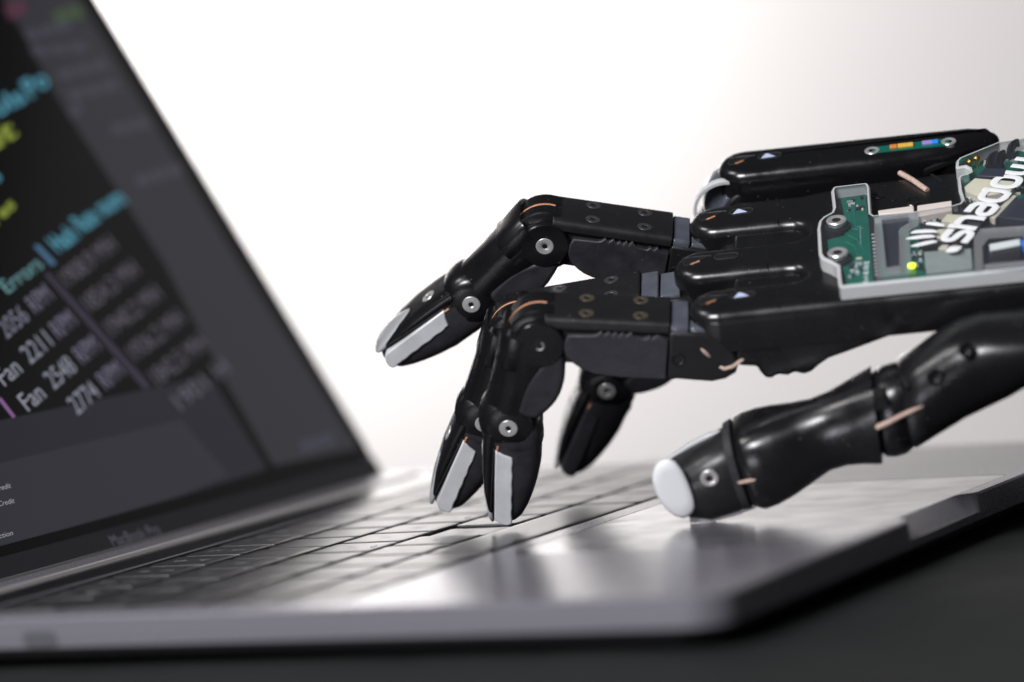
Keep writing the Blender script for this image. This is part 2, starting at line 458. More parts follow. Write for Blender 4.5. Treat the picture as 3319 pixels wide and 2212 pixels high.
build('hinge', [lathe([(3.6, -LW + 18), (3.9, -LW + 18.6), (3.9, LW - 18.6), (3.6, LW - 18)], lambda u, v, h: Vector((-30.2 + u, h, -3.6 + v)) - LO, 24)], MT['hinge'], lap)
# maker's lettering on the chin
text_obj('lettering', 'MacBook Pro', lid(-13.2, 1.7, 0.09), Vector((0, 26.4, 0)), lo_up * 3.4, MT['chintext'], lid_shell, 0.0)
# display
SM = {}
def quad(name, pxs, out, col, strength, parent):
    pts = [lidpx(p, out) for p in pxs]
    key = (col, strength)
    if key not in SM: SM[key] = screen_mat('screen_%d' % len(SM), col, strength)
    me = bpy.data.meshes.new(name); me.from_pydata([p * MM for p in pts], [], [tuple(range(len(pts)))])
    return link(name, me, SM[key], parent, 0)
disp = build('screen', [prism(rrect(-LW + 6.5, LW - 6.5, 13.6, 200, 0.6, 2), lambda u, v, h: lid(u, v, h), -0.3, 0.06)],
             screen_mat('screen_ground', (0.002, 0.0017, 0.0018)), lid_shell, 0)
def r1(X, Y): return (X * .3934, Y * .3934)
def r2(X, Y): return (X * .3934, 567.2 + Y * .3934)
def r4(X, Y): return (X * .34 / 1.41054, (1500 + Y * .34) / 1.41054)
# right-hand page panel and lower panels
quad('side_panel', [r1(-60, -160), r1(330, 560), r1(640, 1040), r1(960, 1540), r2(1270, 700), r2(1600, 1280), r2(2095, 1175), r1(1400, 1540), r1(500, 60), r1(300, -250)], 0.10, (0.030, 0.029, 0.036), 1.0, disp)
quad('lower_panel', [r2(-500, 1125), r2(0, 1015), r2(730, 860), r2(1225, 755), r2(1560, 1300), r4(1800, 300), r4(1000, 530), r4(600, 640), r4(0, 800), r4(-900, 1040)], 0.10, (0.019, 0.019, 0.026), 1.0, disp)
quad('panel_band', [r2(-500, 1390), r2(0, 1265), r2(1060, 1010), r2(1330, 1330), r4(1650, 338), r4(1000, 520), r4(600, 630), r4(0, 788), r4(-900, 1028)], 0.14, (0.028, 0.028, 0.036), 1.0, disp)
def stext(s, A, B, T, col, strength=1.0, bold=0.0, name='code_text'):
    key = (col, strength)
    if key not in SM: SM[key] = screen_mat('screen_%d' % len(SM), col, strength)
    a, b, t = lidpx(A, 0.18), lidpx(B, 0.18), lidpx(T, 0.18)
    return text_obj(name, s, a, b - a, t - a, SM[key], disp, bold)
CY = (0.075, 0.26, 0.35); GY = (0.24, 0.25, 0.31); GR = (0.14, 0.30, 0.32)
def up(A, dx, dy): return (A[0] + dx * .3934, A[1] + dy * .3934)
stext('Errors', r2(48, 275), r2(258, 118), r2(-18, 205), GR)
stext('Hash', r1(345, 1478), r1(465, 1390), r1(262, 1392), CY, 1.0, 0.02)
stext('Rate', r1(485, 1362), r1(590, 1285), r1(402, 1276), CY, 1.0, 0.02)
stext('sum', r1(610, 1262), r1(745, 1180), r1(527, 1176), CY, 1.0, 0.02)
stext('ols', r1(-20, 690), r1(160, 590), r1(-90, 600), CY, 1.0, 0.02)
stext('Po', r1(185, 575), r1(295, 490), r1(112, 480), CY, 1.0, 0.02)
YG = (0.24, 0.30, 0.045)
stext('ut', r1(-60, 900), r1(105, 790), r1(-120, 790), YG, 1.0, 0.02)
stext('Yes', r1(-50, 1350), r1(95, 1205), r1(-100, 1290), YG, 0.8, 0.03)
stext('ze', r1(-90, 1110), r1(12, 1050), r1(-120, 1040), CY, 0.8, 0.03)
quad('rule', [r2(195, -5), r2(225, -12), r2(330, 98), r2(302, 112)], 0.18, (0.06, 0.14, 0.24), 1.0, disp)
quad('rule', [r2(258, 165), r2(285, 150), r2(880, 815), r2(842, 832)], 0.18, (0.040, 0.034, 0.055), 1.0, disp)
quad('rule', [r2(-10, 895), r2(4, 878), r2(92, 992), r2(74, 1002)], 0.18, (0.20, 0.10, 0.24), 1.0, disp)
nums = ['2056', '2211', '2548', '2774']
for i in range(4):
    ox, oy = 138 * i, 148 * i
    c = GY if i else (0.17, 0.17, 0.23)
    stext('RPM', r2(212 + ox, 392 + oy), r2(318 + ox, 302 + oy), r2(138 + ox, 300 + oy), (0.15, 0.14, 0.20))
    stext(nums[i], r2(42 + ox, 540 + oy), r2(178 + ox, 424 + oy), r2(-34 + ox, 446 + oy), c)
    if i in (1, 2):
        stext('Fan', r2(-108 + ox, 668 + oy), r2(-2 + ox, 582 + oy), r2(-184 + ox, 574 + oy), (0.27, 0.28, 0.34))
vals = ['1908.9 MH', '1854.3 MH', '1940.2 MH', '1936.2 MH', '1842.5 MH', '1901 H']
for i in range(6):
    ox, oy = 132 * i, 144 * i
    stext(vals[i], r2(402 + ox, 238 + oy), r2(690 + ox, 10 + oy), r2(330 + ox, 150 + oy), (0.105, 0.10, 0.125))
def page_line(A, B, T, col):        # a line of small page text, too far out of focus to read: a row of word-long marks
    a, b, t = Vector(A), Vector(B), Vector(T) - Vector(A)
    for q0, q1 in ((0, .3), (.36, .62), (.68, 1)):
        p0, p1 = a.lerp(b, q0), a.lerp(b, q1)
        quad('page_text', [tuple(p0), tuple(p1), tuple(p1 + t), tuple(p0 + t)], 0.18, col, 1.0, disp)
for i, (x0, y0, x1_, y1_) in enumerate([(170, 240, 420, 170), (200, 330, 520, 300), (360, 470, 640, 400), (420, 590, 700, 520), (420, 700, 490, 650), (670, 790, 890, 740), (810, 1090, 1080, 1010)]):
    page_line(r1(x0, y0), r1(x1_, y1_), r1(x0 - 30, y0 - 55), (0.052, 0.050, 0.066))
page_line(r1(60, 120), r1(160, 70), r1(20, 40), (0.085, 0.03, 0.05))
page_line(r1(330, 135), r1(490, 95), r1(310, 70), (0.05, 0.085, 0.04))
page_line(r2(1765, 1205), r2(1950, 1150), r2(1750, 1140), (0.05, 0.05, 0.072))
CT = (0.30, 0.31, 0.36)
stext('for Credit', r4(-135, 300), r4(105, 240), r4(-142, 248), CT, 1.0, 0.0, 'menu_text')
stext('for Credit', r4(-105, 440), r4(140, 383), r4(-112, 390), CT, 1.0, 0.0, 'menu_text')
stext('Connection', r4(-190, 772), r4(125, 690), r4(-197, 722), CT, 1.0, 0.0, 'menu_text')

# ================================================================== ROBOT HAND
def camv(r, u, f): return CR * r + CU * u + CF * f
EF = camv(-.988, -.10, .10).normalized()
EA = camv(.04, .49, .87); EA = (EA - EF * EA.dot(EF)).normalized()
EN = EF.cross(EA)
SG = 1.0
if EN.z < 0: EN, SG = -EN, -1.0
HO = hit((1172, 1214), Vector((0, 0, 1)), Vector((0, 0, -0.5)))      # where the index fingertip meets the key
HM = Matrix((EF, EA * SG, EN)).transposed().to_4x4()
HM.translation = (HO + Vector((0, 0, ZT))) * MM
hand = empty('robot_hand', 'black robot hand with jointed fingers and a green circuit board, one fingertip on a key', 'robot hand', HM)
def H(f, a, n): return Vector((f, SG * a, n))
def onA(px, a):
    q = hit(px, EA, HO + EA * a) - HO
    return (q.dot(EF), a, q.dot(EN))
def onN(px, n):
    q = hit(px, EN, HO + EN * n) - HO
    return (q.dot(EF), q.dot(EA), n)
N0 = 60.0

class Fr:
    """frame of one phalanx: s along the bone, t to the back of the finger, a across"""
    def __init__(s, o, p, ac):
        s.o = Vector(o); d = Vector(p) - Vector(o); s.d = d.normalized(); s.len = d.length
        t = Vector((-s.d.y, s.d.x))
        if t.dot(Vector((1, 1))) < 0: t = -t
        s.t, s.ac = t, ac
    def __call__(s, ss, tt, aa):
        q = s.o + s.d * ss + s.t * tt
        return H(q.x, s.ac + aa, q.y)
    def sp(s, ss, tt, aa): return s(ss, tt, aa)

def screw(parent, c, axis, r, material, hexr=0.42, depth=1.2, hole=True, name='screw'):
    """countersunk socket screw facing along axis (hand space, mm)"""
    axis = Vector(axis).normalized(); x = axis.orthogonal().normalized(); y = axis.cross(x)
    c = Vector(c)
    fn = lambda u, v, h: c + x * u + y * v + axis * h
    o = build(name, [lathe([(r * .9, -1.2), (r, -0.05), (r * .93, 0.16), (r * hexr * 1.35, 0.20), (r * hexr, 0.02), (r * hexr * .95, -0.5)], fn, 24)], material, parent, 40)
    if hole:
        n = 6
        rings = [[fn(r * hexr * .92 * math.cos(2 * math.pi * i / n + .3), r * hexr * .92 * math.sin(2 * math.pi * i / n + .3), h) for i in range(n)] for h in (-0.45, -0.02)]
        build('socket', [loft(rings)], MT['hole'], parent, 0) if False else None
        o.data.materials.append(MT['hole'])
        for p in o.data.polygons:
            cc = sum((o.data.vertices[i].co for i in p.vertices), Vector()) / len(p.vertices) / MM - c
            if (cc - axis * cc.dot(axis)).length < r * hexr * 1.02: p.material_index = 1
    return o

def station_loft(fr, st, e=2.6, n=32):
    """st rows: s, t_top, t_bottom, half-width, [exponent]"""
    rings = []
    for row in st:
        s_, tt, tb_, wa = row[:4]; ee = row[4] if len(row) > 4 else e
        c, h = (tt + tb_) / 2, (tt - tb_) / 2
        rings.append([fr(s_, c + v, u) for u, v in sring(wa, h, ee, n)])
    return loft(rings)

def jag(x0, x1, y, amp, step, seed):
    rnd = random.Random(seed); out = []; x = x0; k = 0
    sg = 1 if x1 > x0 else -1
    while (x1 - x) * sg > 0:
        out.append((x, y + (amp if k % 2 else -amp * .4) * rnd.uniform(.5, 1.1)))
        x += sg * step * rnd.uniform(.7, 1.3); k += 1
    return out

def finger(name, MCP, PIP, DIP, TIP, ac, pipscrew='steel', rusty=False, pad='padgrey', near_detail=True, seed=0, strip='strip'):
    lab = name + ' finger'
    # ---------- proximal
    fp = Fr(PIP, (PIP[0] * 2 - MCP[0], PIP[1] * 2 - MCP[1]), ac)
    L = (Vector(PIP) - Vector(MCP)).length
    e0 = -32.0
    cr = [(5.7 + 1.8 * math.sin(q), 5.8 + 1.8 * math.cos(q)) for q in [math.pi / 2 * i / 5 for i in range(6)]]
    cs = [(-a, t) for a, t in cr[::-1]] + cr + [(7.5, 4.6), (6.2, 4.4), (6.2, -5.5), (-6.2, -5.5), (-6.2, 4.4), (-7.5, 4.6)]
    prox = build('proximal_phalanx', [loft([[fp(s_, t + (0 if s_ < -2 else 0), a) for a, t in cs] for s_ in (e0, -1.0)])], MT['plate'], hand, 30, 0.3, 2, 40)
    prox['label'] = 'flat plated base bone of the ' + lab
    # rubber pad with an uneven upper edge
    top = [(-7.0, 3.1), (-13, 3.4)] + jag(-14, -24, 3.9, 1.0, 0.95, seed) + [(-25, 3.2)] + jag(-26, -29.5, 3.5, 0.9, 0.9, seed + 1) + [(e0 + .3, 2.9)]
    bot = [(e0 + .3, -8.1), (-26, -8.2), (-20.5, -8.1), (-16, -7.7), (-13.5, -7.2), (-11, -6.4), (-9.2, -5.3), (-7.8, -4.2), (-6.8, -3.0), (-6.1, -1.0), (-6.2, 1.2)]
    build('finger_pad', [prism(top + bot, fp, -7.9, 7.9)], MT[pad], prox, 45, 0.35, 2, 70)
    # pulley drum with tendon
    build('pulley', [lathe([(3, -5.6), (7.4, -5.6), (8.3, -5.0), (8.3, -0.9), (7.2, -0.5), (7.2, 0.5), (8.3, 0.9), (8.3, 5.0), (7.4, 5.6), (3, 5.6)], lambda u, v, h: fp(u, v, h), 40)], MT['gloss'], prox, 40)
    build('tendon', [tube([fp(7.75 * math.cos(math.radians(q)), 7.75 * math.sin(math.radians(q)), 0.0) for q in range(100, -81, -10)], 0.5, 8)], MT['copper'], prox, 60)
    for s_ in (-11.2, -24.6):
        for a in (-3.9, 3.9):
            screw(prox, fp(s_, 7.5, a), fp(0, 1, 0) - fp(0, 0, 0), 2.0, MT['rust'] if rusty else MT['darksteel'], 0.33)
    # clear spacer and knuckle link
    build('clear_spacer', [loft([[fp(s_, t, a) for a, t in [(-6.4, 6.6), (6.4, 6.6), (6.9, 6.0), (6.9, 4.2), (-6.9, 4.2), (-6.9, 6.0)]] for s_ in (e0 - 4.6, e0 - .15)]),
                            loft([[fp(s_, t, a) for a, t in [(-5.8, 5.9), (5.8, 5.9), (6.3, 5.4), (6.3, 4.2), (-6.3, 4.2), (-6.3, 5.4)]] for s_ in (e0 - 10.0, e0 - 5.0)])], MT['spacer'], prox, 30, 0.4, 2, 25)
    out = [(e0 + .28, 4.9), (e0 - 5, 5.0), (-41, 4.9), (-44, 3.9), (-46.5, 2.0), (-48.5, -0.6), (-49.5, -3.2), (-48.9, -5.8), (-46.5, -7.6), (-43.2, -8.6), (-39, -8.5), (e0 + .28, -8.2)]
    link_ = build('knuckle_link', [prism(out, fp, -7.3, 7.3)], MT['plate'], hand, 40, 0.8, 3, 50)
    link_['label'] = 'rounded knuckle link of the ' + lab
    aa = fp(0, 0, -1) - fp(0, 0, 0)
    screw(link_, fp(-34.4, -2.6, -7.3), aa, 1.9, MT['black'], 0.5)
    if near_detail:
        build('tendon', [tube([fp(-39.8, 0.9, -7.0), fp(-41.0, -0.1, -7.5), fp(-42.2, -1.4, -7.1)], [.3, .5, .3], 8)], MT['cord'], link_, 60)
        build('tendon', [tube([fp(-45, -4.2, -7.0), fp(-46, -4.4, -7.7), fp(-48, -3.6, -7.8), fp(-50.5, -2.0, -6.5)], 0.5, 8)], MT['cord'], link_, 60)
    # ---------- middle
    fm = Fr(PIP, DIP, ac); LM = fm.len; k = LM / 25.5
    st = [(1.0 * k, 9.2, -2.5, 7.9, 3.4), (3.0 * k, 9.4, -4.2, 8.0, 3.2), (6 * k, 9.1, -5.2, 8.0, 3.0), (10 * k, 8.5, -5.6, 7.9, 2.8), (15 * k, 7.9, -5.4, 7.7, 2.7),
          (19 * k, 7.5, -5.4, 7.5, 2.5), (22.5 * k, 7.3, -5.6, 7.35, 2.4), (26 * k, 7.0, -5.6, 7.0, 2.2), (28.0 * k, 6.4, -5.0, 6.4, 2.1)]
    mid = build('middle_phalanx', [station_loft(fm, st)] +
                [lathe([(4.5, sg * 4.9), (6.3, sg * 5.0), (6.4, sg * 7.3), (5.9, sg * 8.0), (0.4, sg * 8.05)], lambda u, v, h: fm(u, v, h), 36) for sg in (-1, 1)] +
                [lathe([(0.3, -7.45), (3.6, -7.4), (5.4, -7.0), (6.6, -6.2), (7.35, -4.6), (7.75, -2.4), (7.85, 0), (7.75, 2.4), (7.35, 4.6), (6.6, 6.2), (5.4, 7.0), (3.6, 7.4), (0.3, 7.45)], lambda u, v, h: fm(LM + u, v, h), 40)], MT['gloss'], hand, 50)
    mid['label'] = 'glossy black tapered middle bone of the ' + lab
    # raised sleeve band over the back of the bone
    st2 = [(0.2, 9.4, 1.5, 7.9, 3.4), (0.8, 9.75, 0.5, 8.1, 3.4), (9.0 * k, 8.95, 0.2, 8.0, 2.9), (9.4 * k, 8.6, 0.6, 7.85, 2.9)]
    build('sleeve', [station_loft(fm, st2)], MT['gloss'], mid, 40)
    pad_o = smooth_poly([(4.6, -2.6), (8.4, -0.8), (12.7, 0.1), (17.8, -0.4), (21.2, -1.0), (21.2, -5.6), (18.6, -7.3), (13.6, -9.3), (8.3, -9.2), (4.7, -8.2), (0.2, -6.4), (1.2, -3.6)], 2)
    build('finger_pad', [prism(pad_o, fm, -7.75, 7.75)], MT['rubber'], mid, 45, 1.6, 4, 50)
    if pipscrew == 'steel':
        screw(mid, fm(0, 0, -8.05), aa, 2.35, MT['steel'], 0.3)
    else:
        build('axle_bore', [lathe([(1.5, -8.15), (1.75, -8.12), (1.75, -7.9)], lambda u, v, h: fm(u, v, h), 24)], MT['hole'], mid)
        build('axle_ring', [tube([fm(1.05 * math.cos(math.radians(q)), 1.05 * math.sin(math.radians(q)), -8.2) for q in range(-170, 40, 15)], 0.22, 6)], MT['steel'], mid)
    screw(mid, fm(LM, 0, -7.4), aa, 2.4, MT['steel'], 0.27)
    # ---------- distal
    fd = Fr(DIP, TIP, ac)
    st = [(-1.5, 1.5, -7.2, 6.6, 3), (1.2, 4.5, -8.5, 7.0, 3.4), (5.8, 5.9, -8.4, 7.1, 3.4), (12, 6.1, -8.3, 7.1, 3.3), (17, 5.8, -7.5, 7.0, 3.1), (21, 5.4, -6.5, 6.8, 3.0), (24.5, 4.9, -5.3, 6.7, 2.9), (27, 4.3, -4.1, 6.4, 2.8), (28.4, 3.6, -2.9, 5.6, 2.6), (29.3, 2.7, -1.6, 4.0, 2.4), (29.6, 1.6, -0.6, 1.8, 2.2)]
    dis = build('distal_phalanx', [station_loft(fd, st, n=40)], MT['rubber'], hand, 40)
    dis['label'] = 'rubber padded fingertip of the ' + lab
    # back shell
    st = [(2.6, 6.3, 2.6, 7.2, 4), (7, 6.6, 2.9, 7.3, 4), (14, 6.6, 3.3, 7.3, 4), (20, 6.1, 3.6, 7.1, 3.6), (25, 5.2, 3.7, 6.0, 3.4), (27.8, 4.4, 3.6, 4.6, 3)]
    build('back_shell', [station_loft(fd, st)], MT['gloss'], dis, 40)
    for sg in (-1, 1):
        edge = smooth_poly(jag(27.3, 9.5, -1.2, 0.26, 2.0, seed + 5), 1, False)
        sp = [(6.6, 3.2), (16, 3.3), (26.6, 3.3), (27.7, 2.6), (28.4, 1.4), (28.6, 0.2), (28.3, -1.0)] + edge + [(8.6, -1.0), (7.8, 1.2)]
        build('metal_strip', [prism(sp, fd, sg * 5.0, sg * 7.55)], MT[strip], dis, 40, 0.35, 2, 50)
    st = [(16.2, 6.62, 6.3, .5, 2.4), (18.5, 6.5, 5.5, 2.6, 2.6), (21.5, 6.2, 4.8, 4.4, 3), (24.5, 5.7, 4.0, 5.4, 3.2), (27, 5.2, 3.4, 5.6, 3.2), (28.8, 4.7, 3.2, 5.0, 3), (29.9, 4.3, 3.4, 3.6, 2.6), (30.3, 4.0, 3.7, 1.6, 2.2)]
    build('nail', [station_loft(fd, st)], MT['nailclear'], dis, 50)
    screw(dis, fd(9.5, 6.6, -1.0), fd(0, 1, 0) - fd(0, 0, 0), 2.0, MT['steel'], 0.4)
    # crumpled rubber collar round the joint
    col = []
    rnd = random.Random(seed + 9)
    for h, wv in ((2.2, 1.0), (4.4, 1.05), (6.2, 1.0)):
        col.append([fd(h + rnd.uniform(-.5, .5) + (0.8 if v < 0 else 0), -1.0 + v * wv * rnd.uniform(.97, 1.03), u * wv * rnd.uniform(.98, 1.02)) for u, v in sring(7.05, 7.4, 3.0, 30)])
    build('collar', [loft(col, False, False)], MT['rubber'], dis, 60)
    build('tendon', [tube([fd(5.4, 2.6, -7.0), fd(7.4, 2.8, -7.2)], 0.3, 6)], MT['copper'], dis, 60)

finger('index', (-63.0, 48.6), (-15.5, 56.6), (-4.5, 33.6), (-0.2, 4.6), 0.0, pipscrew='bore', rusty=True, seed=1)
finger('middle', (-56.5, 49.4), (-8.6, 45.8), (4.1, 23.3), (18.0, -2.6), 21.3, pipscrew='bore', seed=11)
finger('ring', (-61.5, 47.6), (-15.9, 60.6), (5.3, 45.6), (31.0, 28.7), 44.7, pad='rubber', seed=21)
finger('little', (-66.0, 52.0), (-45.0, 18.0), (-24.2, 3.2), (-11.0, -22.0), 67.0, seed=31, strip='padgrey', near_detail=False)

# ---------- palm
def inset(poly, d):
    n = len(poly); out = []
    ar = sum(poly[i][0] * poly[(i + 1) % n][1] - poly[(i + 1) % n][0] * poly[i][1] for i in range(n))
    sg = 1 if ar > 0 else -1
    for i in range(n):
        a_, b_, c_ = Vector(poly[i - 1]), Vector(poly[i]), Vector(poly[(i + 1) % n])
        d1, d2 = (b_ - a_), (c_ - b_)
        if d1.length < 1e-6 or d2.length < 1e-6: d1 = d2 = (c_ - a_)
        d1.normalize(); d2.normalize()
        n1, n2 = Vector((-d1.y, d1.x)) * sg, Vector((-d2.y, d2.x)) * sg
        m = n1 + n2
        m = m / max(0.5, m.dot(n1)) if m.length > 1e-3 else n1
        out.append(tuple(b_ + m * d))
    return out
def rounded_slab(poly, z0, z1, r, n=6):
    rings = [[H(u, v, z0) for u, v in poly]]
    for k in range(n + 1):
        q = math.pi / 2 * k / n
        rings.append([H(u, v, z1 - r + r * math.sin(q)) for u, v in inset(poly, r * (1 - math.cos(q)))])
    return loft(rings)
def arcf(cf, ca, r, a0, a1, n=8): return arc_pts(cf, ca, r, a0, a1, n)
tong = [(-60.0, 0.0), (-56.0, 21.3), (-60.0, 44.7)]
W2 = 7.2
outl = [(-185, -7.0)]
for i, (tf, ta) in enumerate(tong):
    outl += [(tf - W2 + 7.2, ta - W2)] if i == 0 else []
    outl += arcf(tf, ta, W2, -90, 90, 12)
    if i < 2:
        nf, na = tong[i + 1]
        outl += [(-76.5, ta + W2)] + arcf(-78, (ta + W2 + na - W2) / 2, (na - ta - 2 * W2) / 2, 90, 270, 8)[::-1][0:0]
        m = (na - ta - 2 * W2) / 2
        outl += [(-78 - m * math.sin(math.radians(q)), ta + W2 + m - m * math.cos(math.radians(q))) for q in range(15, 180, 15)]
        outl += [(-76.5, na - W2)]
outl += [(-80, 52.5), (-95, 56), (-135, 58), (-185, 58)]
palm = build('palm', [rounded_slab(outl, 49.0, N0, 3.3)], MT['black'], hand, 50)
palm['label'] = 'glossy black palm plate with rounded knuckle tongues'
side = [(-64, 51), (-62.8, 46), (-64, 44.3), (-68.3, 43.6), (-68.6, 42.2), (-69.9, 40.0), (-71.5, 39.9), (-73, 40.8), (-75.5, 40.2), (-77.2, 41.0), (-79.6, 40.0), (-81.5, 40.7), (-83.5, 42.3), (-86, 43.9), (-90, 45.0), (-102, 48.6), (-113.5, 51.8), (-124, 53.5), (-150, 54), (-185, 54), (-185, 57.5), (-64, 57.5)]
build('palm_side', [prism(side[::-1], lambda u, v, h: H(u, h, v), -6.8, 56)], MT['black'], palm, 40, 1.0, 3, 40)
build('palm_core', [prism([(-60, 55), (-60, 46), (-80, 43), (-100, 48), (-120, 52.5), (-185, 52.5), (-185, 57), (-80, 57)], lambda u, v, h: H(u, h, v), 6, 54)], MT['black'], palm, 40, 2, 3, 40)
build('wrist', [lathe([(20, 0), (22, 3), (22, 30), (27, 42), (30, 120), (29, 123)], lambda u, v, h: H(-182 - h, 26 + v * 1.05, 44 + u * .8), 40)], MT['black'], palm, 40)
# knuckle tongue recesses: slot, glint painted as a pale blue facet, and tendon end
for i, (tf, ta) in enumerate(tong + [(-68.0, 66.5)]):
    nn = N0 if i < 3 else 64.0
    s1 = smooth_poly([(tf + 3.8, ta - 2.6), (tf - 1.0, ta + 1.4), (tf - 2.0, ta + 2.4), (tf + 2.6, ta + 2.6), (tf + 4.6, ta + 0.2)], 1)
    build('tongue_slot', [prism(s1, lambda u, v, h: H(u, v, h), nn - .8, nn + 0.04)], MT['hole'], palm, 0)
    s2 = rrect(tf - 9.5, tf - 3.4, ta - 0.2, ta + 2.6, 1.2, 4)
    build('tongue_slot', [prism(s2, lambda u, v, h: H(u, v, h), nn - .8, nn + 0.05)], MT['hole'], palm, 0)
    build('slot_rim', [tube([H(u, v, nn + .06) for u, v in s2 + s2[:1]], 0.13, 6)], MT['darksteel'], palm, 60)
    build('slot_rim', [tube([H(u, v, nn + .06) for u, v in s1 + s1[:1]], 0.12, 6)], MT['darksteel'], palm, 60)
    if i != 1:
        build('pin_glint', [prism([(tf - 4.2, ta + .1), (tf - 8.0, ta + .5), (tf - 5.6, ta + 2.8)], lambda u, v, h: H(u, v, h), nn - .6, nn + 0.10)], MT['pin'], palm, 0)
    build('tendon', [tube([H(tf + 2.6, ta - 1.5, nn + 0.05), H(tf + 0.4, ta - 0.2, nn + 0.1)], 0.24, 6)], MT['copper'], palm, 60)
    build('slot_rim', [tube([H(tf + 4.6, ta + 2.3, nn + 0.03), H(tf - 2.6, ta + 2.2, nn + 0.05)], 0.16, 6)], MT['darksteel'], palm, 60)
# fine seams across the plate
for i, (fa, a0, a1) in enumerate([(-72.5, 13.8, 28.6), (-75.5, 37.2, 51.5), (-75, -6.6, 7.2)]):
    build('seam', [box(*sorted((fa, fa - 0.14)), *sorted((SG * a0, SG * a1)), N0 - .2, N0 + 0.03)], MT['hole'], palm, 0)

# ---------- little-finger metacarpal block, raised beside the palm
ml = [(-61.5, 66.5)]
mo = arcf(-68.0, 66.8, 7.4, -90, 90, 12) + [(-110.0, 74.2), (-126.5, 74.0), (-129.5, 73.0), (-134.0, 69.5), (-133.0, 68.0), (-120, 61.5), (-103, 59.6)]
mcb = build('metacarpal_block', [rounded_slab(mo, 50, 64.0, 3.3)], MT['gloss'], hand, 50)
mcb['label'] = 'raised black block behind the little finger with a tiny circuit window'
bw = [onN(p, 64.0)[:2] for p in ((2004, 347), (2180, 326))]
c0, c1 = Vector(bw[0]), Vector(bw[1]); dd = (c1 - c0).normalized(); pp = Vector((-dd.y, dd.x))
def strip_poly(o0, o1, hw): return [tuple(o0 + pp * hw), tuple(o1 + pp * hw), tuple(o1 - pp * hw), tuple(o0 - pp * hw)]
build('mini_board', [prism(strip_poly(c0, c1, 1.7), lambda u, v, h: H(u, v, h), 63.6, 64.15)], MT['pcb'], mcb, 0)
for q, m, w_ in ((.28, 'orange', 1.2), (.40, 'yellow', 1.6), (.5, 'yellow', 1.0), (.72, 'violet', 1.6), (.82, 'blue', 1.2)):
    o_ = c0.lerp(c1, q)
    build('component', [prism(strip_poly(o_ - dd * w_ * .8, o_ + dd * w_ * .8, 0.85), lambda u, v, h: H(u, v, h), 64.1, 64.8)], MT[m], mcb, 0, 0.2)
for c_ in (c0, c1): screw(mcb, H(c_.x, c_.y, 64.1), (0, 0, 1), 2.0, MT['steel'], 0.45)
# bright knuckle hoop of the little finger under the block
for rr, wd in ((9.4, 0.7), (8.2, 2.6)):
    pass
build('knuckle_hoop', [lathe([(7.9, 61.0), (8.7, 61.0), (8.9, 62.2), (8.7, 63.4), (7.9, 63.4), (7.9, 61.0)], lambda u, v, h: H(-62.0 + u, h, 52.5 + v), 40, False)], MT['strip'], mcb, 40)
build('knuckle_drum', [lathe([(3, 64.2), (8.0, 64.2), (8.4, 66), (8.4, 71), (7.5, 73)], lambda u, v, h: H(-64.0 + u, h, 52.5 + v), 40)], MT['spacer'], mcb, 40)

# groove with a tendon, and small fixings on the plate
g = [onN(p, N0)[:2] for p in ((2066, 397), (2080, 393), (2135, 434), (2120, 440))]
build('tendon_slot', [prism(g, lambda u, v, h: H(u, v, h), N0 - 1, N0 + .05)], MT['hole'], palm, 0)
q0, q1 = onN((2068, 398), N0 + .3), onN((2131, 438), N0 + .3)
build('tendon', [tube([H(*q0), H((q0[0] + q1[0]) / 2, (q0[1] + q1[1]) / 2, N0 + .6), H(*q1)], 0.75, 8)], MT['cord'], palm, 60)
g = [onN(p, N0)[:2] for p in ((2125, 388), (2122, 394), (2196, 366), (2205, 350))]
build('slot', [prism(g, lambda u, v, h: H(u, v, h), N0 - 1, N0 + .05)], MT['hole'], palm, 0)
g = [onN(p, N0)[:2] for p in ((2137, 401), (2143, 400), (2168, 416), (2163, 420))]
build('slot', [prism(g, lambda u, v, h: H(u, v, h), N0 - 1, N0 + .05)], MT['hole'], palm, 0)
for p, r in (((2018, 449), 1.9), ((2097, 463), 2.4)):
    screw(palm, H(*onN(p, N0 + .1)), (0, 0, 1), r, MT['black'], 0.42)

# ---------- circuit board and clear cover
def cz(X, Y): return (1857.5 + .2532 * X, 297.8 + .2532 * Y)
CT_ = N0 + 3.7
cov = [(240, 515), (520, 482), (545, 490), (558, 520), (575, 760), (600, 775), (950, 742), (1310, 685), (1370, 665), (1390, 640), (1365, 560), (1350, 440), (1372, 415), (1432, 400),
       (1462, 385), (1455, 355), (1420, 338), (1350, 350), (1336, 340), (1338, 285), (1365, 255), (1720, 110), (1957, 75), (2400, 40), (2800, 600), (2800, 1180), (1957, 1262), (290, 1432), (272, 1400), (258, 1240),
       (190, 1200), (120, 1170), (95, 1130), (80, 900), (92, 830), (130, 790), (205, 750), (222, 710), (205, 560), (215, 530)]
covp = [onN(cz(*p), CT_)[:2] for p in cov]
ins = []
nC = len(covp)
area2 = sum(covp[i][0] * covp[(i + 1) % nC][1] - covp[(i + 1) % nC][0] * covp[i][1] for i in range(nC))
sgn = 1 if area2 > 0 else -1
for i in range(nC):
    a_, b_, c_ = Vector(covp[i - 1]), Vector(covp[i]), Vector(covp[(i + 1) % nC])
    d1, d2 = (b_ - a_).normalized(), (c_ - b_).normalized()
    n1, n2 = Vector((-d1.y, d1.x)) * sgn, Vector((-d2.y, d2.x)) * sgn
    m = (n1 + n2); m = m / max(0.6, m.dot(n1)) if m.length > 1e-3 else n1
    ins.append(tuple(b_ + m * 0.8))
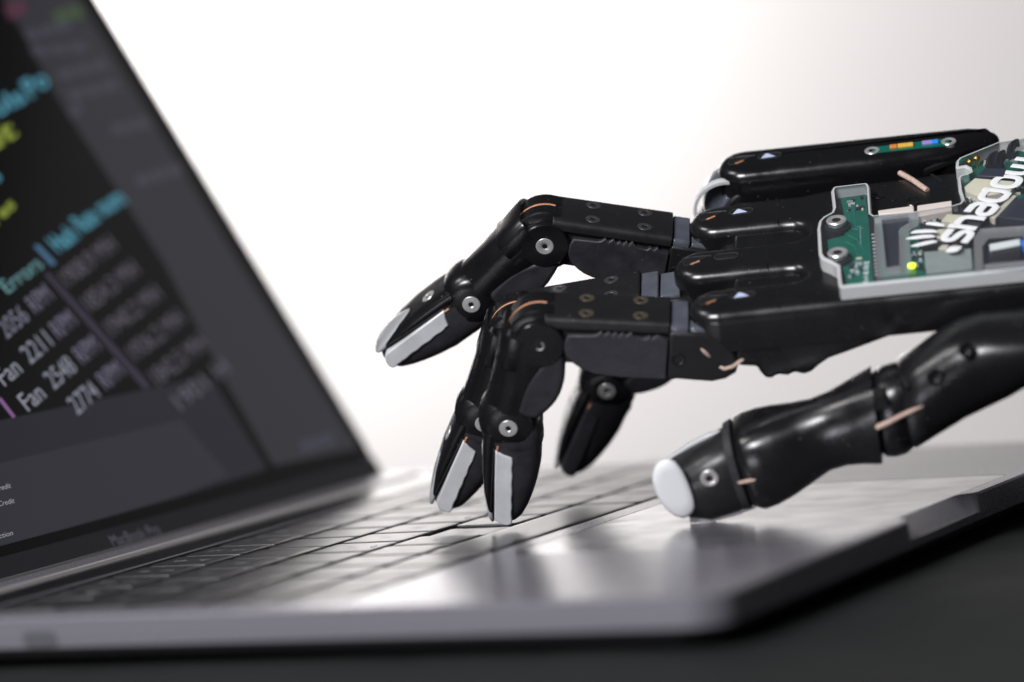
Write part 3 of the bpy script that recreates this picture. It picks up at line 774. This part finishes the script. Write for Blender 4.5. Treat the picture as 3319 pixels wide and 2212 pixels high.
cover = build('cover', [loft([[H(u, v, N0 + .05) for u, v in covp], [H(u, v, CT_ - .35) for u, v in covp], [H(u * .6 + p[0] * .4, v * .6 + p[1] * .4, CT_) for (u, v), p in zip(covp, ins)], [H(p[0], p[1], CT_ + .02) for p in ins]], False, True)], MT['acryledge'], hand, 40)
cover['label'] = 'clear plastic cover over the circuit board, printed with a white hand logo'
cover.data.materials.append(MT['acrylic'])
cover.data.polygons[len(cover.data.polygons) - 1].material_index = 1
for p in cover.data.polygons:
    if len(p.vertices) > 10: p.material_index = 1
BZ = N0 + 1.2
def bpoly(pts, z): return [onN(cz(*p), z)[:2] for p in pts]
def slab(name, pts, z0, z1, material, parent, bev=0.15):
    return build(name, [prism(bpoly(pts, z1), lambda u, v, h: H(u, v, h), z0, z1)], material, parent, 30, bev, 2, 40)
board = slab('circuit_board', [(290, 620), (520, 588), (545, 800), (560, 800), (1400, 700), (1400, 330), (1900, 190), (2700, 300), (2700, 1240), (620, 1390), (345, 1405), (300, 1200), (180, 1080), (170, 1000), (330, 960), (320, 760)], N0 + .1, BZ, MT['pcb'], hand)
board['label'] = 'green circuit board with connectors under the clear cover'
slab('black_sheet', [(545, 800), (600, 800), (640, 1385), (590, 1392)], BZ, BZ + .25, MT['ribbon'], board, 0)
slab('shield', [(1030, 700), (2700, 560), (2700, 1240), (1530, 1290), (1500, 1120), (1000, 1100)], BZ, BZ + .2, MT['ribbon'], board, 0)
slab('heat_pad', [(1050, 1110), (1480, 1080), (1490, 1260), (1070, 1300)], BZ, BZ + 1.0, MT['grey'], board)
def conn(pts, h, m, z0=None): return slab('connector', pts, (z0 or BZ), (z0 or BZ) + h, MT[m], board, 0.2)
conn([(632, 735), (955, 690), (958, 742), (640, 770)], 2.2, 'pink')
conn([(988, 690), (1300, 645), (1305, 735), (990, 790)], 2.2, 'pink')
conn([(1415, 520), (1510, 440), (1870, 470), (1840, 560), (1560, 610), (1430, 560)], 2.4, 'cream')
conn([(1205, 825), (1260, 765), (1415, 775), (1380, 850)], 2.2, 'cream')
conn([(1640, 790), (1860, 590), (1895, 600), (1690, 810)], 2.0, 'cream')
conn([(1150, 915), (1260, 880), (1280, 960), (1170, 985)], 1.2, 'cream')
conn([(1175, 1075), (1215, 1045), (1280, 1045), (1250, 1085)], 1.0, 'cream')
slab('chip', [(1530, 420), (1600, 350), (1800, 355), (1770, 430)], BZ, BZ + 2.8, MT['chip'], board)
slab('chip', [(1700, 790), (1900, 620), (2100, 640), (1960, 820)], BZ, BZ + 1.8, MT['chip'], board)
slab('chip', [(1460, 800), (1600, 790), (1560, 870), (1440, 860)], BZ, BZ + 1.6, MT['chip'], board)
for i in range(4):
    slab('pin', [(1450 + 42 * i, 570 + 5 * i), (1462 + 42 * i, 568 + 5 * i), (1472 + 42 * i, 632 + 5 * i), (1458 + 42 * i, 634 + 5 * i)], BZ, BZ + 1.0, MT['strip'], board, 0)
for X, Y in ((1475, 365), (1535, 335)):
    c_ = onN(cz(X, Y), BZ)
    build('gold_pin', [lathe([(0.6, 0), (0.6, 1.8), (0.9, 2.0), (0.9, 2.6), (0.4, 3.0)], lambda u, v, h: H(c_[0] + u, c_[1] + v, BZ + h), 12)], MT['gold'], board)
for k, (X, Y) in enumerate(((1660, 300), (1730, 290), (1850, 190))):
    pts_ = [onN(cz(X + 60 - 75 * math.sin(q / 6 * 1.9), Y - 70 + 85 * (1 - math.cos(q / 6 * 1.9))), BZ + 1.6) for q in range(7)]
    build('cable', [tube([H(*p) for p in pts_], 1.1, 10)], MT['ribbon'], board, 60)
# framed window with the flat cable beneath
fo = [(595, 800), (905, 765), (995, 742), (1000, 870), (915, 920), (935, 1290), (910, 1312), (640, 1345), (615, 1330)]
fi = [(665, 805), (905, 772), (912, 850), (840, 890), (820, 920), (828, 1240), (708, 1255)]
bm = bmesh.new()
zt = CT_ + .1
A_ = [bm.verts.new(H(*p, zt) * MM) for p in bpoly(fo, zt)]; B_ = [bm.verts.new(H(*p, zt) * MM) for p in bpoly(fi, zt)]
ed = [bm.edges.new((l[i], l[(i + 1) % len(l)])) for l in (A_, B_) for i in range(len(l))]
bmesh.ops.triangle_fill(bm, use_beauty=True, edges=ed)
for l, pl in ((A_, fo), (B_, fi)):
    D_ = [bm.verts.new(H(*p, BZ + .3) * MM) for p in bpoly(pl, zt)]
    for i in range(len(l)): bm.faces.new((l[i], l[(i + 1) % len(l)], D_[(i + 1) % len(l)], D_[i]))
bmesh.ops.recalc_face_normals(bm, faces=bm.faces)
me = bpy.data.meshes.new('window_frame'); bm.to_mesh(me); bm.free()
link('window_frame', me, MT['frame'], cover, 30)
slab('flat_cable', [(655, 800), (915, 765), (920, 860), (845, 900), (835, 1255), (700, 1270)], BZ + .3, BZ + .8, MT['chip'], board, 0)
for i in range(6):
    x0 = 680 + 22 * i
    slab('cable_trace', [(x0, 812 - 2 * i), (x0 + 5, 812 - 2 * i), (x0 + 38, 1235 - 3 * i), (x0 + 32, 1235 - 3 * i)], BZ + .8, BZ + .86, MT['ribbon'], board, 0)
# second moulded window at the wrist end
slab('window_frame', [(1500, 985), (1560, 900), (2300, 850), (2300, 935), (1640, 985), (1580, 1060), (1590, 1290), (1510, 1300)], CT_ - .3, CT_ + .12, MT['frame'], cover, 0.1)
slab('window_frame', [(1595, 1225), (2300, 1160), (2300, 1240), (1600, 1288)], CT_ - .3, CT_ + .12, MT['frame'], cover, 0.1)
slab('module', [(1650, 1105), (1925, 1050), (1925, 1180), (1660, 1210)], BZ, CT_ - .4, MT['ribbon'], board)
slab('module', [(1640, 1040), (1920, 990), (1925, 1048), (1650, 1095)], BZ, CT_ - .3, MT['silk'], board)
slab('module', [(1930, 1000), (2100, 985), (2100, 1045), (1935, 1050)], BZ, CT_ - .2, MT['blue'], board)
c_ = onN(cz(935, 1228), BZ + 1.2)
build('led', [lathe([(0.9, 0), (0.9, .6), (0.3, .9)], lambda u, v, h: H(c_[0] + u * 1.1, c_[1] + v * 1.2, BZ + .6 + h), 14)], MT['led'], board)
for X, Y in ((255, 825), (267, 1118)):
    c_ = H(*onN(cz(X, Y), CT_))
    screw(cover, c_ + Vector((0, 0, .1)), (0, 0, 1), 2.6, MT['steel'], 0.45)
    build('post', [lathe([(3.2, N0 + .1), (3.2, CT_ - 1.4)], lambda u, v, h, c_=c_: Vector((c_.x + u, c_.y + v, h)), 24)], MT['ribbon'], board)
rb = random.Random(5)
def small_parts(n, quadpx, zb):
    for i in range(n):
        u_, v_ = rb.random(), rb.random()
        a_, b_, c2_, d_ = [Vector(p) for p in quadpx]
        p = a_.lerp(b_, u_).lerp(d_.lerp(c2_, u_), v_)
        c_ = onN(cz(p.x, p.y), zb)
        w1, w2, hh = rb.uniform(.3, .8), rb.uniform(.25, .5), rb.uniform(.25, .6)
        if rb.random() < .5: w1, w2 = w2, w1
        build('component', [box(c_[0] - w1, c_[0] + w1, *sorted((SG * (c_[1] - w2), SG * (c_[1] + w2))), zb, zb + hh)], MT[rb.choice(['ribbon', 'cream', 'strip', 'chip', 'grey'])], board, 0)
small_parts(12, [(340, 640), (510, 620), (520, 760), (350, 760)], BZ)
small_parts(14, [(330, 1180), (480, 1170), (480, 1330), (360, 1350)], BZ)
small_parts(16, [(1020, 810), (1180, 790), (1160, 860), (1040, 880)], BZ + .15)
small_parts(22, [(950, 1110), (1040, 1100), (1060, 1290), (950, 1300)], BZ)
small_parts(20, [(1420, 640), (1560, 620), (1560, 720), (1440, 740)], BZ)
small_parts(24, [(1560, 300), (1900, 220), (1900, 320), (1580, 340)], BZ)
small_parts(14, [(1840, 480), (2000, 460), (2000, 600), (1880, 600)], BZ + .15)
small_parts(12, [(1300, 900), (1500, 880), (1500, 1040), (1300, 1060)], BZ + .15)
small_parts(10, [(1900, 880), (2050, 860), (2050, 980), (1930, 990)], BZ + .15)
# solder dots, traces and print on the board
for i in range(14):
    for X, Y in ((470 + 0.4 * i, 880 + 12.5 * i),):
        c_ = onN(cz(X, Y), BZ)
        build('via', [box(c_[0] - .13, c_[0] + .13, *sorted((SG * (c_[1] - .1), SG * (c_[1] + .1))), BZ - .1, BZ + .08)], MT['strip'], board, 0)
for pts_ in ([(350, 740), (420, 735), (430, 880), (500, 900)], [(370, 770), (400, 900), (450, 910)], [(360, 960), (440, 1000), (500, 1090)], [(340, 1020), (420, 1060), (470, 1180)]):
    build('trace', [tube([H(*onN(cz(*p), BZ + .02)) for p in pts_], 0.16, 4)], MT['trace'], board, 0)
for i in range(12):
    p0 = (585 + 3.0 * i, 955 + 33 * i); c_ = onN(cz(*p0), BZ + .3)
    build('solder_pad', [box(c_[0] - .35, c_[0] + .35, *sorted((SG * (c_[1] - .3), SG * (c_[1] + .3))), BZ + .2, BZ + .36)], MT['strip'], board, 0)
tA, tB, tT = (Vector(onN(cz(*p), BZ + .05)) for p in ((540, 1395), (550, 1195), (492, 1400)))
text_obj('board_print', '0.v1-8.101E', H(*tA), H(*tB) - H(*tA), H(*tT) - H(*tA), MT['silk'], board, 0.03)

# white logo printed on the cover: a small open hand and lettering made of round strokes
def flat_tube(pts_px, r, name, parent, taper=None):
    pts_ = [H(*onN(cz(*p), CT_ + .12)) for p in pts_px]
    rr = taper if taper else r
    return build(name, [tube(pts_, rr, 10, (Vector((0, 0, 1)), 0.12))], MT['logo'], parent, 60)
for pts_ in ([(1062, 857), (1100, 852), (1150, 856), (1200, 866), (1234, 874)], [(928, 940), (970, 928), (1060, 922), (1130, 922), (1168, 930)],
             [(886, 992), (940, 985), (1040, 972), (1110, 968), (1152, 972)], [(930, 1060), (985, 1050), (1060, 1032), (1130, 1018), (1170, 1018)]):
    flat_tube(pts_, 1.0, 'logo_finger', cover, [0.25, .8, .95, .8, .3])
flat_tube([(1250, 1110), (1290, 1096), (1320, 1084), (1350, 1074), (1390, 1064)], 1.0, 'logo_thumb', cover, [.3, 1.3, 1.65, 1.3, .3])
# letter strokes: x along the word, y up (0..1 lower-case height)
glyph = {
    's': [[(.75, 1), (.22, 1), (.05, .88), (.03, .7), (.15, .55), (.60, .48), (.75, .34), (.73, .14), (.56, 0), (.0, 0)]],
    'h': [[(.05, 1.22), (.05, 0)], [(.05, .95), (.5, 1), (.68, .88), (.74, .68), (.74, 0)]],
    'a': [[(.1, 1), (.55, 1), (.72, .88), (.76, .7), (.76, 0), (.22, 0), (.06, .12), (.06, .42), (.22, .54), (.76, .54)]],
    'd': [[(.74, 1.2), (.74, 0), (.25, 0), (.07, .14), (.02, .5), (.07, .86), (.25, 1), (.74, 1)]],
    'o': [[(.25, 0), (.55, 0), (.73, .14), (.78, .5), (.73, .86), (.55, 1), (.25, 1), (.07, .86), (.02, .5), (.07, .14), (.25, 0)]],
    'w': [[(.03, 1), (.03, .25), (.14, .06), (.3, 0), (.45, .06), (.52, .25), (.52, .9)], [(.52, .25), (.6, .06), (.76, 0), (.92, .06), (1.02, .25), (1.02, 1)]],
}
o0 = Vector(onN(cz(1412, 1032), CT_)); 
ux = Vector(onN(cz(1412 + 700, 1032 - 775), CT_)) - o0          # along the word
uy = Vector(onN(cz(1412 - 205, 1032 - 26), CT_)) - o0           # up the letters
xx = 0.0
adv = {'s': .95, 'h': .95, 'a': .98, 'd': 1.0, 'o': 1.0, 'w': 1.3}
tot = sum(adv[c] for c in 'shadow')
for c in 'shadow':
    for st_ in glyph[c]:
        pts2 = smooth_poly(st_, 1, False)
        pts_ = []
        for gx, gy in pts2:
            q = o0 + ux * ((xx + gx) / tot) + uy * gy
            pts_.append(H(q.x, q.y, CT_ + .14))
        build('logo_letter', [tube(pts_, 0.98, 10, (Vector((0, 0, 1)), 0.10))], MT['logo'], cover, 60)
    xx += adv[c]

# ---------- thumb (in the plane just in front of the palm)
TA = -19.0
def th(X, Y): return onA((1418 + .3974 * X, 709 + .3974 * Y), TA)
def thumb_loft(st, e=2.5, n=36):
    rings = []
    for row in st:
        T, B = th(*row[0]), th(*row[1]); wa = row[2]; ee = row[3] if len(row) > 3 else e; sh = row[4] if len(row) > 4 else 0.0
        c = Vector(((T[0] + B[0]) / 2, (T[2] + B[2]) / 2)); h = Vector((T[0] - B[0], T[2] - B[2])) / 2
        h = h.normalized() * math.sqrt(max(4.0, h.length ** 2 - (0.5 * wa) ** 2))
        ax = Vector((h.y, -h.x)).normalized()
        ring = []
        for u, v in sring(wa, 1.0, ee, n):
            q = c + h * v + ax * (sh * (u / wa))
            ring.append(H(q.x, TA + u, q.y))
        rings.append(ring)
    return loft(rings)
# the loft is thick, so its outline stands a little outside the mid-plane points: pull the rows in
def row(t, b, w_, e=2.5, k=0.0):
    return (t, b, w_, e)
tp_ = build('thumb_tip', [thumb_loft([((290, 925), (372, 1140), 5.5, 2.4), ((300, 885), (410, 1180), 7.6, 2.6), ((430, 805), (560, 1192), 8.6, 2.9), ((590, 720), (725, 1140), 9.0, 2.9), ((640, 720), (760, 1100), 8.4, 2.7)])], MT['plate'], hand, 40)
tp_['label'] = 'black thumb tip with a white nail, resting on the trackpad'
nl = smooth_poly([(262, 872), (322, 872), (372, 925), (414, 1010), (446, 1100), (452, 1168), (395, 1218), (330, 1202), (262, 1142), (216, 1050), (200, 975), (222, 905)], 2)
def nail_ring(k, a, dx=0.0):
    cx, cy = 322.0, 1040.0
    return [H(*(lambda q: (q[0], a, q[2]))(onA((1418 + .3974 * (cx + (X - cx) * k + dx), 709 + .3974 * (cy + (Y - cy) * k)), a))) for X, Y in nl]
build('nail', [loft([nail_ring(.90, TA - 2.0, 20), nail_ring(1.0, TA - 6.0), nail_ring(1.0, TA - 8.5), nail_ring(.97, TA - 9.1), nail_ring(.91, TA - 9.45), nail_ring(.6, TA - 9.6)])], MT['nail'], tp_, 60)
aN = H(0, -1, 0) - H(0, 0, 0)
sc_ = th(545, 960)
screw(tp_, H(sc_[0] + .0, TA - 8.9, sc_[2] + 4.2), aN, 2.3, MT['steel'], 0.4)
build('clear_strip', [tube([H(*onA((1418 + .3974 * X, 709 + .3974 * Y), TA + 3)) for X, Y in ((300, 868), (420, 795), (540, 735), (600, 712))], [.5, .9, .9, .5], 10)], MT['nailclear'], tp_, 60)
build('white_strip', [tube([H(*onA((1418 + .3974 * X, 709 + .3974 * Y), TA - 5)) for X, Y in ((420, 1222), (560, 1214), (700, 1176), (790, 1140))], 0.8, 10)], MT['nail'], tp_, 60)
cuff = build('thumb_cuff', [thumb_loft([((600, 690), (745, 1135), 9.0, 2.8), ((640, 665), (790, 1125), 9.6, 2.8), ((660, 690), (800, 1090), 8.4, 2.8)])], MT['rubber'], hand, 40)
tm = build('thumb_middle', [thumb_loft([((655, 690), (790, 1090), 8.2, 2.6), ((662, 662), (812, 1112), 9.8, 3.0), ((705, 640), (878, 1116), 10.8, 3.2), ((780, 612), (950, 1092), 10.9, 3.0), ((880, 582), (1040, 1052), 10.4, 2.6), ((1000, 556), (1150, 985), 9.0, 2.3), ((1110, 530), (1240, 925), 8.0, 2.2),
    ((1220, 486), (1340, 892), 8.2, 2.3), ((1330, 428), (1430, 876), 9.2, 2.6), ((1420, 384), (1500, 868), 10.0, 3.0), ((1465, 362), (1535, 860), 10.2, 3.2), ((1472, 400), (1538, 820), 9.2, 3.2)])], MT['gloss'], hand, 50)
tm['label'] = 'glossy waisted middle bone of the thumb'
tj = build('thumb_joint', [thumb_loft([((1455, 420), (1520, 800), 7.8, 2.6), ((1490, 372), (1560, 835), 9.0, 2.6), ((1530, 345), (1615, 838), 9.8, 2.4), ((1590, 326), (1680, 822), 9.8, 2.3), ((1640, 316), (1725, 784), 9.0, 2.3), ((1690, 330), (1760, 720), 7.6, 2.3)])], MT['gloss'], hand, 50)
tj['label'] = 'round glossy joint between the thumb bones'
nq = [onA((1418 + .3974 * X, 709 + .3974 * Y), TA - 9.4) for X, Y in ((1482, 505), (1545, 490), (1570, 555), (1500, 585))]
build('notch', [prism([(p[0], p[2]) for p in nq], lambda u, v, h: H(u, h, v), TA - 10.35, TA - 6)], MT['hole'], tj, 0)
q = [H(*onA((1418 + .3974 * X, 709 + .3974 * Y), TA - 9.0)) for X, Y in ((1655, 400), (1678, 450), (1688, 520), (1690, 600))]
build('joint_highlight', [tube(q, [.2, .4, .4, .2], 8)], MT['darksteel'], tj, 60)  # paler arc standing in for the highlight round the joint
tbs = build('thumb_base', [thumb_loft([((1615, 330), (1700, 770), 8.8, 2.6), ((1625, 302), (1735, 778), 10.0, 2.8), ((1720, 240), (1840, 716), 10.4, 2.6), ((1860, 140), (2025, 606), 10.8, 2.5), ((1965, 84), (2140, 548), 11.0, 2.6), ((2085, 46), (2290, 476), 11.4, 2.6),
    ((2220, 30), (2420, 402), 11.4, 2.5), ((2420, 15), (2640, 330), 11.4, 2.5), ((2800, 0), (2900, 280), 11.4, 2.5)])], MT['black'], hand, 50)
tbs['label'] = 'black base bone of the thumb running up under the palm'
q = [H(*onA((1418 + .3974 * X, 709 + .3974 * Y), TA - 10.0)) for X, Y in ((1500, 690), (1560, 664), (1640, 622), (1720, 585), (1790, 552))]
build('tendon', [tube(q, [.75, .7, .62, .5, .2], 8)], MT['cord'], tbs, 60)
q = [H(*onA((1418 + .3974 * X, 709 + .3974 * Y), TA - 10.6)) for X, Y in ((700, 1010), (750, 1000), (800, 990))]
build('tendon', [tube(q, [.3, .5, .3], 8)], MT['cord'], tm, 60)
for X, Y, r, m in ((2020, 240, 2.0, 'black'), (1840, 400, 2.2, 'black')):
    c_ = onA((1418 + .3974 * X, 709 + .3974 * Y), TA - 10.6)
    screw(tbs, H(*c_), aN + Vector((0, 0, .3)), r, MT[m], 0.4)
